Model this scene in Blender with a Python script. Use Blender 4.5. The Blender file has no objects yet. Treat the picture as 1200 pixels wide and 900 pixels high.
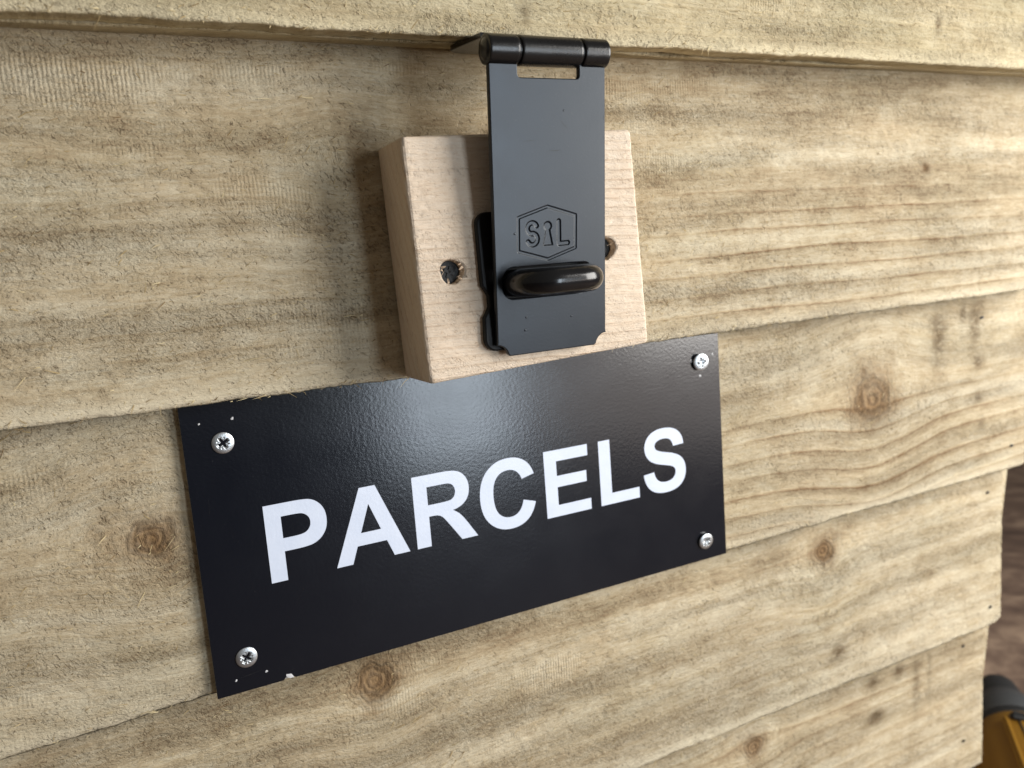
import bpy, bmesh, math, random
import numpy as np
from mathutils import Vector, Matrix
from mathutils.geometry import tessellate_polygon

scene = bpy.context.scene
col = scene.collection
MM = 0.001
# All measured geometry is in the frame of the sloping board faces (x right, y into the wall, z up the boards).
# TILT turns that frame upright, because each lapped board leans back by its own step.
TILT = Matrix.Rotation(-math.atan(0.1), 4, 'X')

# ------------------------------------------------------------------ camera
cam_data = bpy.data.cameras.new('camera')
cam = bpy.data.objects.new('camera', cam_data); col.objects.link(cam)
RX = Vector((0.8916, -0.4463, -0.0758)); RY = Vector((-0.1330, -0.0982, -0.9862)); RZ = Vector((0.4328, 0.8895, -0.1469))
m = Matrix.Identity(4)
for i in range(3):
    m[i][0] = RX[i]; m[i][1] = -RY[i]; m[i][2] = -RZ[i]
m[0][3], m[1][3], m[2][3] = -0.01580, -0.27869, 0.13842
cam.matrix_world = TILT @ m
cam_data.sensor_width = 36; cam_data.lens = 28.5
cam_data.clip_start = 0.01; cam_data.clip_end = 60
cam_data.dof.use_dof = True; cam_data.dof.focus_distance = 0.272; cam_data.dof.aperture_fstop = 13
scene.camera = cam

# ------------------------------------------------------------------ world, lamps, exposure
w = bpy.data.worlds.new('World'); scene.world = w; w.use_nodes = True
w.node_tree.nodes['Background'].inputs[0].default_value = (1.0, 0.91, 0.80, 1)
w.node_tree.nodes['Background'].inputs[1].default_value = 0.14

def area(name, az, el, dist, sx, sy, watts, colr, aim=(0.17, 0, 0.09)):
    d = bpy.data.lights.new(name, 'AREA'); d.shape = 'RECTANGLE'; d.size = sx; d.size_y = sy
    d.energy = watts; d.color = colr
    o = bpy.data.objects.new(name, d); col.objects.link(o)
    a, e = math.radians(az), math.radians(el)
    p = Vector(aim) + dist*Vector((math.sin(a)*math.cos(e), -math.cos(a)*math.cos(e), math.sin(e)))
    q = (Vector(aim)-p).to_track_quat('-Z', 'Y')
    o.matrix_world = TILT @ (Matrix.Translation(p) @ q.to_matrix().to_4x4())
    return o
area('doorway_light', 45, 16, 0.84, 0.62, 0.62, 15.6, (1.0, 0.972, 0.93), aim=(0.34, 0, 0.06))
area('window_light', 19.5, -2.0, 1.9, 0.32, 0.84, 10.0, (0.78, 0.89, 1.0))
area('added_bounce_fill', 41, -9, 2.0, 1.0, 0.36, 2.4, (1.0, 0.88, 0.80))  # added lamp in place of floor bounce, lifts the sign's right side

scene.view_settings.view_transform = 'Standard'; scene.view_settings.look = 'None'
scene.view_settings.exposure = 0.0; scene.view_settings.gamma = 1.0
scene.view_settings.use_curve_mapping = False
scene.render.engine = 'CYCLES'

# ------------------------------------------------------------------ helpers: objects
def tag(o, label=None, cat=None, group=None, kind=None):
    if label: o['label'] = label
    if cat: o['category'] = cat
    if group: o['group'] = group
    if kind: o['kind'] = kind
    return o
def empty(name, loc, rot=(0, 0, 0)):
    o = bpy.data.objects.new(name, None); col.objects.link(o)
    o.empty_display_size = 0.02
    o.matrix_world = Matrix.Translation(loc) @ Matrix.Rotation(rot[1], 4, 'Y')
    return o
def put(name, me, mat, parent=None, smooth=None):
    """link a mesh given in board-frame coordinates as one object, under parent if given"""
    o = bpy.data.objects.new(name, me); col.objects.link(o)
    if mat is not None and not me.materials: me.materials.append(mat)
    if smooth is not None:
        for p in me.polygons: p.use_smooth = smooth
    if parent is not None:
        o.parent = parent
        bpy.context.view_layer.update()
        o.matrix_parent_inverse = parent.matrix_world.inverted()
    return o
def pyd(name, v, f):
    me = bpy.data.meshes.new(name); me.from_pydata([tuple(a) for a in v], [], f); me.update(); return me
def from_bm(name, bm):
    me = bpy.data.meshes.new(name); bm.to_mesh(me); bm.free(); return me

# ------------------------------------------------------------------ helpers: noise in numpy
def hash2(ix, iy, seed):
    h = (ix.astype(np.int64)*374761393 + iy.astype(np.int64)*668265263 + seed*1442695041) & 0xffffffff
    h = ((h ^ (h >> 13))*1274126177) & 0xffffffff
    h = h ^ (h >> 16)
    return (h & 0xffff)/65535.0
def vnoise(x, y, seed=0):
    ix = np.floor(x); iy = np.floor(y); fx = x-ix; fy = y-iy
    fx = fx*fx*(3-2*fx); fy = fy*fy*(3-2*fy)
    a = hash2(ix, iy, seed); b = hash2(ix+1, iy, seed); c = hash2(ix, iy+1, seed); d = hash2(ix+1, iy+1, seed)
    return (a*(1-fx)+b*fx)*(1-fy)+(c*(1-fx)+d*fx)*fy - 0.5
def fbm(x, y, seed=0, octv=4):
    s = 0; a = 1.0
    for k in range(octv):
        s = s + a*vnoise(x, y, seed+17*k); x = x*2.03+3.1; y = y*2.03+7.7; a *= 0.5
    return s
def sstep(a, b, x):
    t = np.clip((x-a)/(b-a), 0, 1); return t*t*(3-2*t)

# ------------------------------------------------------------------ helpers: materials
class NT:
    def __init__(s, name):
        s.m = bpy.data.materials.new(name); s.m.use_nodes = True
        s.t = s.m.node_tree; s.b = s.t.nodes['Principled BSDF']
    def n(s, typ, **kw):
        o = s.t.nodes.new(typ)
        for k, v in kw.items(): setattr(o, k, v)
        return o
    def set(s, sock, v):
        if hasattr(v, 'is_output'): s.t.links.new(v, sock)
        else: sock.default_value = v
    def math(s, op, a, b=0.0, c=None, clamp=False):
        o = s.n('ShaderNodeMath', operation=op); o.use_clamp = clamp
        s.set(o.inputs[0], a); s.set(o.inputs[1], b)
        if c is not None: s.set(o.inputs[2], c)
        return o.outputs[0]
    def vmath(s, op, a, b):
        o = s.n('ShaderNodeVectorMath', operation=op); s.set(o.inputs[0], a); s.set(o.inputs[1], b); return o.outputs[0]
    def noise(s, vec, scale=1.0, detail=3.0, rough=0.5, dist=0.0):
        o = s.n('ShaderNodeTexNoise'); s.set(o.inputs['Vector'], vec); o.inputs['Scale'].default_value = scale
        o.inputs['Detail'].default_value = detail; o.inputs['Roughness'].default_value = rough; o.inputs['Distortion'].default_value = dist
        return o.outputs[0]
    def ramp(s, fac, stops, interp='LINEAR'):
        o = s.n('ShaderNodeValToRGB'); o.color_ramp.interpolation = interp
        cr = o.color_ramp
        while len(cr.elements) < len(stops): cr.elements.new(0.5)
        for e, (p, c) in zip(cr.elements, stops):
            e.position = p; e.color = (c, c, c, 1) if not hasattr(c, '__len__') else (*c, 1)
        s.set(o.inputs[0], fac); return o.outputs[0]
    def mix(s, fac, a, b, mode='MIX'):
        o = s.n('ShaderNodeMix', data_type='RGBA', blend_type=mode)
        s.set(o.inputs[0], fac)
        for sock, v in ((o.inputs[6], a), (o.inputs[7], b)):
            if hasattr(v, 'is_output'): s.t.links.new(v, sock)
            else: sock.default_value = (*v, 1)
        return o.outputs[2]
    def bump(s, h, dist, strength=1.0, normal=None):
        o = s.n('ShaderNodeBump'); o.inputs['Distance'].default_value = dist; o.inputs['Strength'].default_value = strength
        s.set(o.inputs['Height'], h)
        if normal is not None: s.set(o.inputs['Normal'], normal)
        return o.outputs[0]
    def attr(s, name):
        o = s.n('ShaderNodeAttribute', attribute_name=name); return o
def srgb(r, g, b):
    f = lambda c: (c/255/12.92) if c/255 <= 0.04045 else ((c/255+0.055)/1.055)**2.4
    return (f(r), f(g), f(b))

def plain(name, colr, rough=0.5, metal=0.0, spec=0.5, coat=0.0, bump=None):
    n = NT(name); b = n.b
    b.inputs['Base Color'].default_value = (*colr, 1); b.inputs['Roughness'].default_value = rough
    b.inputs['Metallic'].default_value = metal; b.inputs['Specular IOR Level'].default_value = spec
    b.inputs['Coat Weight'].default_value = coat; b.inputs['Coat Roughness'].default_value = 0.08
    tc = n.n('ShaderNodeTexCoord').outputs['Object']
    sc, d = bump or (900, 0.00004)
    h = n.noise(tc, sc, 3)
    n.set(b.inputs['Normal'], n.bump(h, d))
    r = n.math('MULTIPLY_ADD', n.noise(tc, sc*0.15, 4), 0.16, rough-0.08)
    n.set(b.inputs['Roughness'], r)
    return n.m

def wood_material(name, pale, mid, dark, ring_k=122.0, ring=0.5, pit=1.0, saw=1.0, green=0.5, tone=1.0):
    """rough-sawn softwood: wc = (along grain, across grain bent round knots, 0), kn = distance to knot, st = stain"""
    n = NT(name); b = n.b
    wc = n.attr('wc').outputs['Vector']; kn = n.attr('kn').outputs['Fac']; st = n.attr('st').outputs['Fac']
    V = lambda sx, sy, sz=1.0: n.vmath('MULTIPLY', wc, (sx, sy, sz))
    sep = n.n('ShaderNodeSeparateXYZ'); n.set(sep.inputs[0], wc); G = sep.outputs[1]; X = sep.outputs[0]
    rs = n.attr('rs').outputs['Fac']; ed = n.attr('ed').outputs['Fac']
    # growth rings, uneven in width and strength, sharp on one side
    wob = n.noise(V(3, 30), 1.0, 2, 0.5)
    ph = n.math('ADD', n.math('MULTIPLY', G, ring_k), n.math('MULTIPLY', wob, 1.5))
    grit = n.noise(V(560, 1250), 1.0, 4, 0.75)
    fr = n.math('FRACT', n.math('MULTIPLY_ADD', grit, 0.22, ph))
    late = n.ramp(fr, [(0.0, 0.30), (0.09, 0.0), (0.55, 0.06), (0.84, 0.45), (0.94, 1.0), (1.0, 0.30)])
    rmask = n.ramp(n.noise(V(9, 30), 1.0, 3), [(0.30, 0.15), (0.55, 1.0)])
    late = n.math('MULTIPLY', n.math('MULTIPLY', late, rmask), rs)
    # broad light and dark bands and mottling
    band = n.noise(V(2.2, 52), 1.0, 4, 0.6)
    rough = n.ramp(n.noise(V(9, 85), 1.0, 3, 0.55), [(0.38, 0.10), (0.68, 1.0)])
    mott = n.noise(V(60, 85), 1.0, 4, 0.65)
    fine = n.noise(V(130, 1150), 1.0, 4, 0.65)
    # torn fibre pits: short slanting nicks, crowded into the soft bands
    rotv = n.n('ShaderNodeVectorRotate'); rotv.rotation_type = 'Z_AXIS'; n.set(rotv.inputs['Vector'], wc); rotv.inputs['Angle'].default_value = 0.85
    pv = n.vmath('MULTIPLY', rotv.outputs[0], (620, 1300, 1))
    pmask = n.math('MULTIPLY_ADD', rough, 0.9, n.math('MULTIPLY_ADD', mott, 1.2, -0.72), clamp=True)
    pn = n.noise(pv, 1.0, 2.5, 0.6, 1.2)
    pits = n.ramp(n.math('MULTIPLY_ADD', pmask, 0.16, pn), [(0.635, 0.0), (0.745, 1.0)])
    # saw-blade ridges across the board
    sw = n.n('ShaderNodeTexWave', wave_type='BANDS', bands_direction='X', wave_profile='SIN')
    n.set(sw.inputs['Vector'], wc)
    sw.inputs['Scale'].default_value = 250; sw.inputs['Distortion'].default_value = 2.4
    sw.inputs['Detail'].default_value = 2; sw.inputs['Detail Scale'].default_value = 3.0
    smask = n.ramp(n.noise(V(14, 44), 1.0, 2), [(0.55, 0.0), (0.72, 1.0)])
    saws = n.math('MULTIPLY', sw.outputs['Fac'], smask)
    # colour
    t = n.math('ADD', n.math('MULTIPLY', late, ring), n.math('MULTIPLY_ADD', band, 1.25*tone, 0.20-0.60*tone))
    t = n.math('ADD', t, n.math('MULTIPLY_ADD', mott, 0.8*tone, -0.36*tone))
    t = n.math('ADD', t, n.math('MULTIPLY_ADD', fine, 0.95, -0.46))
    t = n.math('ADD', t, n.math('MULTIPLY_ADD', grit, 0.7, -0.35), clamp=True)
    c = n.ramp(t, [(0.0, pale), (0.42, mid), (1.0, dark)])
    gm = n.ramp(n.noise(V(16, 38), 1.0, 3), [(0.45, 0.0), (0.7, green)])
    c = n.mix(gm, c, (0.88, 0.92, 0.90), 'MULTIPLY')
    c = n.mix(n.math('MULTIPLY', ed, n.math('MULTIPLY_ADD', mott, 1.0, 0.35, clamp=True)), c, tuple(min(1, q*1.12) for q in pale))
    c = n.mix(n.math('MULTIPLY', pits, 0.42*pit), c, (dark[0]*0.46, dark[1]*0.40, dark[2]*0.34))
    c = n.mix(n.math('MULTIPLY', saws, 0.10*saw), c, dark)
    # stains and knots
    sn = n.math('MULTIPLY', st, n.ramp(n.noise(V(260, 420), 1.0, 4, 0.7), [(0.28, 0.0), (0.52, 1.0)]))
    c = n.mix(n.math('MULTIPLY', sn, 0.9), c, srgb(96, 74, 46))
    halo = n.ramp(kn, [(0.0, 1.0), (0.34, 0.92), (0.55, 0.45), (1.0, 0.0)])
    rings = n.math('SINE', n.math('ADD', n.math('MULTIPLY', kn, 40.0), n.math('MULTIPLY', n.noise(V(300, 300), 1.0, 3), 6.0)))
    kc = n.mix(n.math('MULTIPLY_ADD', rings, 0.36, 0.38, clamp=True), srgb(148, 118, 82), srgb(94, 70, 48))
    rim = n.ramp(kn, [(0.0, 0.5), (0.10, 0.2), (0.26, 0.5), (0.38, 1.0), (0.54, 0.3), (1.0, 0.0)])
    kc = n.mix(n.math('MULTIPLY', rim, n.math('MULTIPLY_ADD', grit, 3.2, -1.2, clamp=True)), kc, srgb(70, 50, 30))
    c = n.mix(n.math('MULTIPLY', halo, n.math('MULTIPLY_ADD', mott, 0.9, 0.50, clamp=True)), c, kc)
    n.set(b.inputs['Base Color'], c)
    b.inputs['Roughness'].default_value = 0.82; b.inputs['Specular IOR Level'].default_value = 0.22
    # relief
    h = n.math('MULTIPLY', pits, -0.9*pit)
    h = n.math('ADD', h, n.math('MULTIPLY', fine, 1.1))
    h = n.math('ADD', h, n.math('MULTIPLY', n.math('MULTIPLY', grit, n.math('MULTIPLY_ADD', rough, 2.0, 0.5)), 1.35*pit))
    h = n.math('ADD', h, n.math('MULTIPLY', late, 0.5))
    h = n.math('ADD', h, n.math('MULTIPLY', saws, 0.35*saw))
    h = n.math('ADD', h, n.math('MULTIPLY', n.math('MULTIPLY', rings, halo), 0.25))
    n.set(b.inputs['Normal'], n.bump(h, 0.00055))
    return n.m

M = {}
M['board'] = wood_material('rough_sawn_softwood', srgb(219, 207, 180), srgb(196, 178, 146), srgb(142, 114, 82), ring=0.62, green=0.3)
M['lid_board'] = wood_material('rough_sawn_lid_softwood', srgb(220, 207, 174), srgb(202, 185, 148), srgb(152, 126, 90), ring=0.25, pit=1.1)
M['block'] = wood_material('planed_pink_softwood', srgb(243, 227, 207), srgb(236, 215, 190), srgb(194, 156, 124), ring_k=300, ring=0.30, pit=0.3, saw=0.0, green=0.0, tone=0.35)

def sign_material():
    n = NT('black_gloss_laminate'); b = n.b
    tc = n.n('ShaderNodeTexCoord').outputs['Object']
    dust = n.ramp(n.noise(tc, 1500, 2, 0.5), [(0.71, 0.0), (0.78, 1.0)])
    dm = n.ramp(n.noise(tc, 40, 3), [(0.45, 0.0), (0.68, 0.55)])
    c = n.mix(n.math('MULTIPLY', dust, dm), (0.005, 0.0064, 0.0110), (0.12, 0.115, 0.11))
    n.set(b.inputs['Base Color'], c)
    n.set(b.inputs['Roughness'], n.math('MULTIPLY_ADD', n.noise(tc, 60, 4), 0.09, 0.135))
    b.inputs['Specular IOR Level'].default_value = 0.55
    h = n.math('ADD', n.noise(tc, 800, 2, 0.5), n.math('MULTIPLY', n.noise(tc, 1800, 2), 0.3))
    n.set(b.inputs['Normal'], n.bump(h, 0.000030))
    return n.m
M['sign'] = sign_material()
def letter_material():
    n = NT('white_print'); b = n.b
    tc = n.n('ShaderNodeTexCoord').outputs['Object']
    c = n.ramp(n.noise(tc, 120, 4), [(0.3, srgb(214, 224, 243)), (0.7, srgb(222, 231, 248))])
    n.set(b.inputs['Base Color'], c); b.inputs['Roughness'].default_value = 0.3
    n.set(b.inputs['Normal'], n.bump(n.noise(tc, 800, 2, 0.5), 0.00004))
    return n.m
M['letter'] = letter_material()
M['sign_edge'] = plain('pale_sign_core', srgb(226, 221, 212), 0.6)
def strap_material():
    n = NT('satin_black_enamel'); b = n.b
    tc = n.n('ShaderNodeTexCoord').outputs['Object']
    sp = n.ramp(n.noise(tc, 900, 3, 0.6), [(0.66, 0.0), (0.74, 1.0)])
    n.set(b.inputs['Base Color'], n.mix(n.math('MULTIPLY', sp, 0.35), (0.010, 0.012, 0.016), (0.045, 0.046, 0.05)))
    n.set(b.inputs['Roughness'], n.math('MULTIPLY_ADD', n.noise(tc, 70, 6, 0.7), 0.18, 0.23))
    b.inputs['Specular IOR Level'].default_value = 0.44; b.inputs['Specular Tint'].default_value = (0.88, 0.94, 1.0, 1)
    n.set(b.inputs['Normal'], n.bump(n.noise(tc, 1400, 3), 0.000018))
    return n.m
M['strap'] = strap_material()
M['enamel'] = plain('gloss_black_enamel', (0.008, 0.008, 0.009), 0.20, spec=0.5, bump=(500, 0.00003))
M['barrel'] = plain('satin_black_barrel', (0.006, 0.006, 0.0065), 0.27, spec=0.5)
M['plate'] = plain('black_plate_enamel', (0.005, 0.005, 0.0055), 0.5, spec=0.25)
M['pin'] = plain('worn_black_pin', (0.012, 0.012, 0.013), 0.3)
M['zinc'] = plain('bright_zinc', (0.64, 0.67, 0.69), 0.38, metal=1.0, bump=(1800, 0.00006))
M['zinc_recess'] = plain('zinc_in_the_recess', (0.42, 0.46, 0.48), 0.34, metal=1.0)
M['black_steel'] = plain('black_screw_steel', (0.006, 0.006, 0.0065), 0.6, bump=(900, 0.0002))
M['chip'] = plain('bare_white_core', srgb(214, 214, 216), 0.6)
M['dark_nail'] = plain('dark_nail_steel', (0.02, 0.017, 0.014), 0.6)
M['scratch'] = plain('rubbed_scratch', (0.004, 0.004, 0.005), 0.6)
def fibre_material():
    n = NT('torn_wood_fibre'); b = n.b
    t = n.attr('tone').outputs['Fac']
    n.set(b.inputs['Base Color'], n.ramp(t, [(0.0, srgb(110, 86, 54)), (0.35, srgb(172, 148, 104)), (1.0, srgb(222, 206, 164))]))
    b.inputs['Roughness'].default_value = 0.8; b.inputs['Specular IOR Level'].default_value = 0.2
    return n.m
M['fibre'] = fibre_material()
def floor_material():
    n = NT('dark_brown_floor'); b = n.b
    tc = n.n('ShaderNodeTexCoord').outputs['Object']
    rv = n.n('ShaderNodeVectorRotate'); rv.rotation_type = 'Z_AXIS'; n.set(rv.inputs['Vector'], tc); rv.inputs['Angle'].default_value = 0.5
    v = n.vmath('MULTIPLY', rv.outputs[0], (9, 19, 9))
    a = n.noise(v, 1.0, 5, 0.62, 0.8); s = n.noise(tc, 60, 4)
    t = n.math('ADD', n.math('MULTIPLY', a, 0.9), n.math('MULTIPLY', s, 0.2))
    n.set(b.inputs['Base Color'], n.ramp(t, [(0.36, srgb(66, 50, 42)), (0.55, srgb(104, 84, 71)), (0.74, srgb(150, 128, 108))]))
    b.inputs['Roughness'].default_value = 0.75
    n.set(b.inputs['Normal'], n.bump(t, 0.002))
    return n.m
M['floor'] = floor_material()
M['yellow'] = plain('scuffed_yellow_plastic', srgb(138, 100, 24), 0.5, bump=(700, 0.0001))
M['grey_plastic'] = plain('grey_plastic', srgb(62, 64, 66), 0.55)
M['black_plastic'] = plain('black_plastic', srgb(34, 35, 36), 0.55)

# ------------------------------------------------------------------ rough-sawn boards
def grain_fields(X, Z, seed, knots, stains):
    """numpy: bent grain coordinate, knot distance, stain"""
    G = Z + 0.0022*fbm(X*4, Z*7, seed) + 0.0007*fbm(X*22, Z*40, seed+5)
    kn = np.full_like(X, 2.0)
    for (kx, kz, r, k) in knots:
        bend_only = k < 0; k = abs(k)
        dx = X-kx; dz = Z-kz
        G = G - k*dz*np.exp(-(dx/(1.5*r))**2)*np.exp(-(np.abs(dz)/(1.3*r)))
        d = np.sqrt(dx*dx + (dz*1.1)**2)/r
        d = d*(1+0.55*fbm(X*70, Z*70, seed+9, 3)+0.25*fbm(X*300, Z*220, seed+10, 2))
        if not bend_only: kn = np.minimum(kn, d)
    st = np.zeros_like(X)
    for (sx, sz, rx, rz, a) in stains:
        d = ((X-sx)/rx)**2 + ((Z-sz)/rz)**2
        rx, rz = rx*1.35, rz*1.35
        st = np.maximum(st, min(1, a*1.2)*np.exp(-d*(1+0.8*fbm(X*120, Z*120, seed+13))))
    return G, kn, st
def relief(X, Z, G, kn, seed, amp=1.0):
    h = 0.00030*fbm(X*9, Z*18, seed+31) + 0.00034*fbm(X*90, G*260, seed+41, 3)
    patch = np.clip(0.5+1.5*fbm(X*20, Z*60, seed+51), 0.1, 1)
    t = fbm(X*420+0.5*Z*420, G*560, seed+61, 2)
    h = h + 0.00042*t*patch
    h = h - 0.0006*np.exp(-(kn/0.30)**2)
    return h*amp

class Board: pass
def build_board(name, parent, mat, x0, x1, zb, zt, yf, tb, tt, seed, knots=(), stains=(), tilt=0.0, ragged=0.0004,
                step=0.0009, crumble=0.0008, edge_r=0.0022, wave=((0, 0),), fuzz=2600, fuzz_box=None, bottom_slope=0.0, rings=None):
    """feather-edge board: front face at yf, thickness tb at the bottom and tt at the top; ends cut square"""
    xs = np.arange(x0, x1+step*0.5, step); nx = len(xs)
    prof = []
    for t in np.linspace(1.0, 0.12, 8): prof.append((t*tb, 0.0, 0))
    for a in np.linspace(0, 90, 6): prof.append((edge_r*(1-math.sin(math.radians(a))), edge_r*(1-math.cos(math.radians(a))), 1))
    nz = max(4, int((zt-zb-edge_r)/step))
    for k in range(1, nz+1): prof.append((0.0, edge_r+(zt-zb-edge_r)*k/nz, 1))
    prof.append((tt*0.5, zt-zb, 0)); prof.append((tt, zt-zb, 0))
    prof = np.array(prof); npf = len(prof)
    X = np.repeat(xs[:, None], npf, 1); Z = np.repeat((zb+prof[:, 1])[None, :], nx, 0); Y = np.repeat((yf+prof[:, 0])[None, :], nx, 0)
    fr = np.repeat(prof[:, 2][None, :], nx, 0)
    G, kn, st = grain_fields(X, Z, seed, knots, stains)
    h = relief(X, Z, G, kn, seed)
    wx = np.array([a for a, _ in wave]); wy = np.array([b_ for _, b_ in wave])
    wav = np.interp(xs, wx, wy)
    rag = ragged*(fbm(xs*60, xs*0+seed, seed+71, 4)*1.6 + fbm(xs*420, xs*0+3.3, seed+73, 2)) + wav
    low = 1-sstep(0.0, 0.012, Z-zb)
    Zd = Z + (rag[:, None])*low
    Yd = Y - h*fr - tilt*(Z-zb) + 0
    Zd = Zd + bottom_slope*(Y-yf)*low
    # worn, crumbly arris
    Yd = Yd + fr*np.exp(-((Z-zb)/0.0022)**2)*np.clip(fbm(X*130, Z*130, seed+81, 3), 0, 1)*crumble
    # saw-cut ends are a little uneven
    endw = 0.0002*fbm(Z*90, Z*0+seed, seed+91, 3)
    Xd = X + endw*(X > xs[-2])
    co = np.stack([Xd, Yd, Zd], -1).reshape(-1, 3)
    i = np.arange(nx-1)[:, None]; j = np.arange(npf)[None, :]; j2 = (j+1) % npf
    quads = np.stack([i*npf+j, i*npf+j2, (i+1)*npf+j2, (i+1)*npf+j], -1).reshape(-1, 4)[:, ::-1]
    nv = len(co)
    cap0 = co[:npf]; cap1 = co[(nx-1)*npf:]
    allco = np.vstack([co, cap0, cap1])
    me = bpy.data.meshes.new(name)
    me.vertices.add(len(allco)); me.vertices.foreach_set('co', allco.astype(np.float32).ravel())
    nq = len(quads)
    loops = np.concatenate([quads.ravel(), np.arange(nv, nv+npf), np.arange(nv+npf, nv+2*npf)[::-1]])
    me.loops.add(len(loops)); me.loops.foreach_set('vertex_index', loops.astype(np.int32))
    me.polygons.add(nq+2)
    ls = np.concatenate([np.arange(nq)*4, [nq*4, nq*4+npf]]).astype(np.int32)
    me.polygons.foreach_set('loop_start', ls)
    sm = np.ones(nq+2, dtype=bool); sm[-2:] = False
    me.polygons.foreach_set('use_smooth', sm)
    def full(a):
        a = a.reshape(nx, npf); return np.concatenate([a.ravel(), a[0], a[-1]])
    Gb = G + np.where(fr > 0, 0, (Y-yf)*1.0)
    wc = np.stack([full(X+seed*0.731), full(Gb+seed*0.417), full(Y*0+seed*0.13)], -1).astype(np.float32)
    me.attributes.new('wc', 'FLOAT_VECTOR', 'POINT').data.foreach_set('vector', wc.ravel())
    me.attributes.new('kn', 'FLOAT', 'POINT').data.foreach_set('value', full(kn).astype(np.float32))
    me.attributes.new('st', 'FLOAT', 'POINT').data.foreach_set('value', full(st).astype(np.float32))
    rs = np.clip(rings(X, Z-zb), 0, 1) if rings else X*0+0.5
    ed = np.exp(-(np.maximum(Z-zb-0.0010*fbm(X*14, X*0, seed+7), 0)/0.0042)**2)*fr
    me.attributes.new('rs', 'FLOAT', 'POINT').data.foreach_set('value', full(rs).astype(np.float32))
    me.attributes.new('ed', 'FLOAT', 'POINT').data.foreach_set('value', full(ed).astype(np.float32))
    me.update(calc_edges=True); me.validate()
    o = put(name, me, mat, parent)
    if fuzz:
        f = fibres(fuzz, fuzz_box or (x0, x1, zb, zt), lambda a, z: yf-tilt*(z-zb)-relief(a, z, z, a*0+2, seed), seed, edge=(zb, wx, wy))
        tag(put('torn_fibres', f, M['fibre'], o), kind='stuff')
    return o

def fibres(n, box, surf, seed, edge=None, scale=1.0):
    """loose torn fibres standing off a sawn face: small tapered curved slivers"""
    r = np.random.default_rng(seed+500)
    x0, x1, z0, z1 = box
    px = r.uniform(x0, x1, n); pz = r.uniform(z0, z1, n)
    den = fbm(px*24, pz*60, seed+3)+0.22
    keep = den > r.uniform(-0.35, 0.55, n)
    px, pz = px[keep], pz[keep]
    if edge is not None:
        k = int(n*0.05); ex = r.uniform(x0, x1, k); ez = edge[0]+np.interp(ex, edge[1], edge[2])+r.uniform(-0.0002, 0.0018, k)
        px = np.concatenate([px, ex]); pz = np.concatenate([pz, ez])
    n = len(px)
    py = surf(px, pz)
    ang = r.normal(0.25, 0.55, n) + np.where(r.random(n) < 0.5, math.pi, 0)
    L = (0.0006+r.exponential(0.0011, n))*scale; L = np.minimum(L, 0.0065)
    wd = r.uniform(0.00005, 0.00014, n)*scale
    lift = L*r.uniform(0.05, 0.42, n)
    bend = r.normal(0, 0.5, n)
    V = []; F = []; T = []
    for i in range(n):
        a = ang[i]; d = Vector((math.cos(a), 0, math.sin(a))); q = Vector((-math.sin(a), 0, math.cos(a)))
        base = Vector((px[i], py[i]+0.00005, pz[i])); k = len(V)
        for s, wf in ((0, 1.0), (0.5, 0.9), (1.0, 0.15)):
            c = base + d*(L[i]*s) + q*(bend[i]*L[i]*s*s*0.5) - Vector((0, 1, 0))*(lift[i]*s*(1.3-0.3*s))
            V += [c-q*wd[i]*wf, c+q*wd[i]*wf]
        F += [(k, k+1, k+3, k+2), (k+2, k+3, k+5, k+4)]
        T += [r.random()]*6
    me = pyd('torn_fibres', V, F)
    me.attributes.new('tone', 'FLOAT', 'POINT').data.foreach_set('value', np.array(T, dtype=np.float32))
    return me

# the floor the box stands on (placed in upright space, see the end of the script)
FLOOR_Z = -0.318
bm = bmesh.new()
bmesh.ops.create_grid(bm, x_segments=60, y_segments=60, size=8)
for v in bm.verts: v.co.z = FLOOR_Z + 0.0
floor = put('floor', from_bm('floor', bm), M['floor'])
floor.matrix_world = TILT.inverted()
tag(floor, 'dark brown floor behind the end of the box', 'floor', kind='structure')

# ------------------------------------------------------------------ the parcel box
XL, XR = -0.150, 0.4430
box = empty('parcel_box', TILT.inverted() @ Vector((0.15, 0.05, FLOOR_Z)))
tag(box, 'box clad in rough sawn lapped timber boards', 'box')
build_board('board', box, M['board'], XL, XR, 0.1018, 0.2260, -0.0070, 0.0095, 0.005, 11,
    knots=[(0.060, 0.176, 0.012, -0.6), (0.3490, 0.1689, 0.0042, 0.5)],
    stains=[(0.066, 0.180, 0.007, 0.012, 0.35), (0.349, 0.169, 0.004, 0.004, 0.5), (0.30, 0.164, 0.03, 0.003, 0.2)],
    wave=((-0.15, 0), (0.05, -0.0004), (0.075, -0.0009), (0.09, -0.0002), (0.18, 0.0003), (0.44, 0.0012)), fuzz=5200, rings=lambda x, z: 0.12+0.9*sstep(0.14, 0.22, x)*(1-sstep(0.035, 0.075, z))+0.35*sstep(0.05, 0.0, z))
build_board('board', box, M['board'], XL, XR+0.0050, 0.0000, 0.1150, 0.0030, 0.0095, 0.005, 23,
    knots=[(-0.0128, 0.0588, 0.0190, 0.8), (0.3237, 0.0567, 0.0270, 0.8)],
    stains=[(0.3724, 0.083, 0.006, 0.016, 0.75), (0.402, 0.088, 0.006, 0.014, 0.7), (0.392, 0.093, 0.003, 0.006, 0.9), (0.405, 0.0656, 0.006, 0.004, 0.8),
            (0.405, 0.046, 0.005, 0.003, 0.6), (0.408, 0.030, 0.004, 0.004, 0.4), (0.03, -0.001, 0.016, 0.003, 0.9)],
    wave=((-0.15, -0.0022), (-0.06, -0.0014), (0.0, 0.0002), (0.23, -0.0006), (0.44, 0.0)), fuzz=4600, rings=lambda x, z: 0.15+0.9*sstep(0.16, 0.24, x)*(1-sstep(0.05, 0.07, z)))
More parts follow.
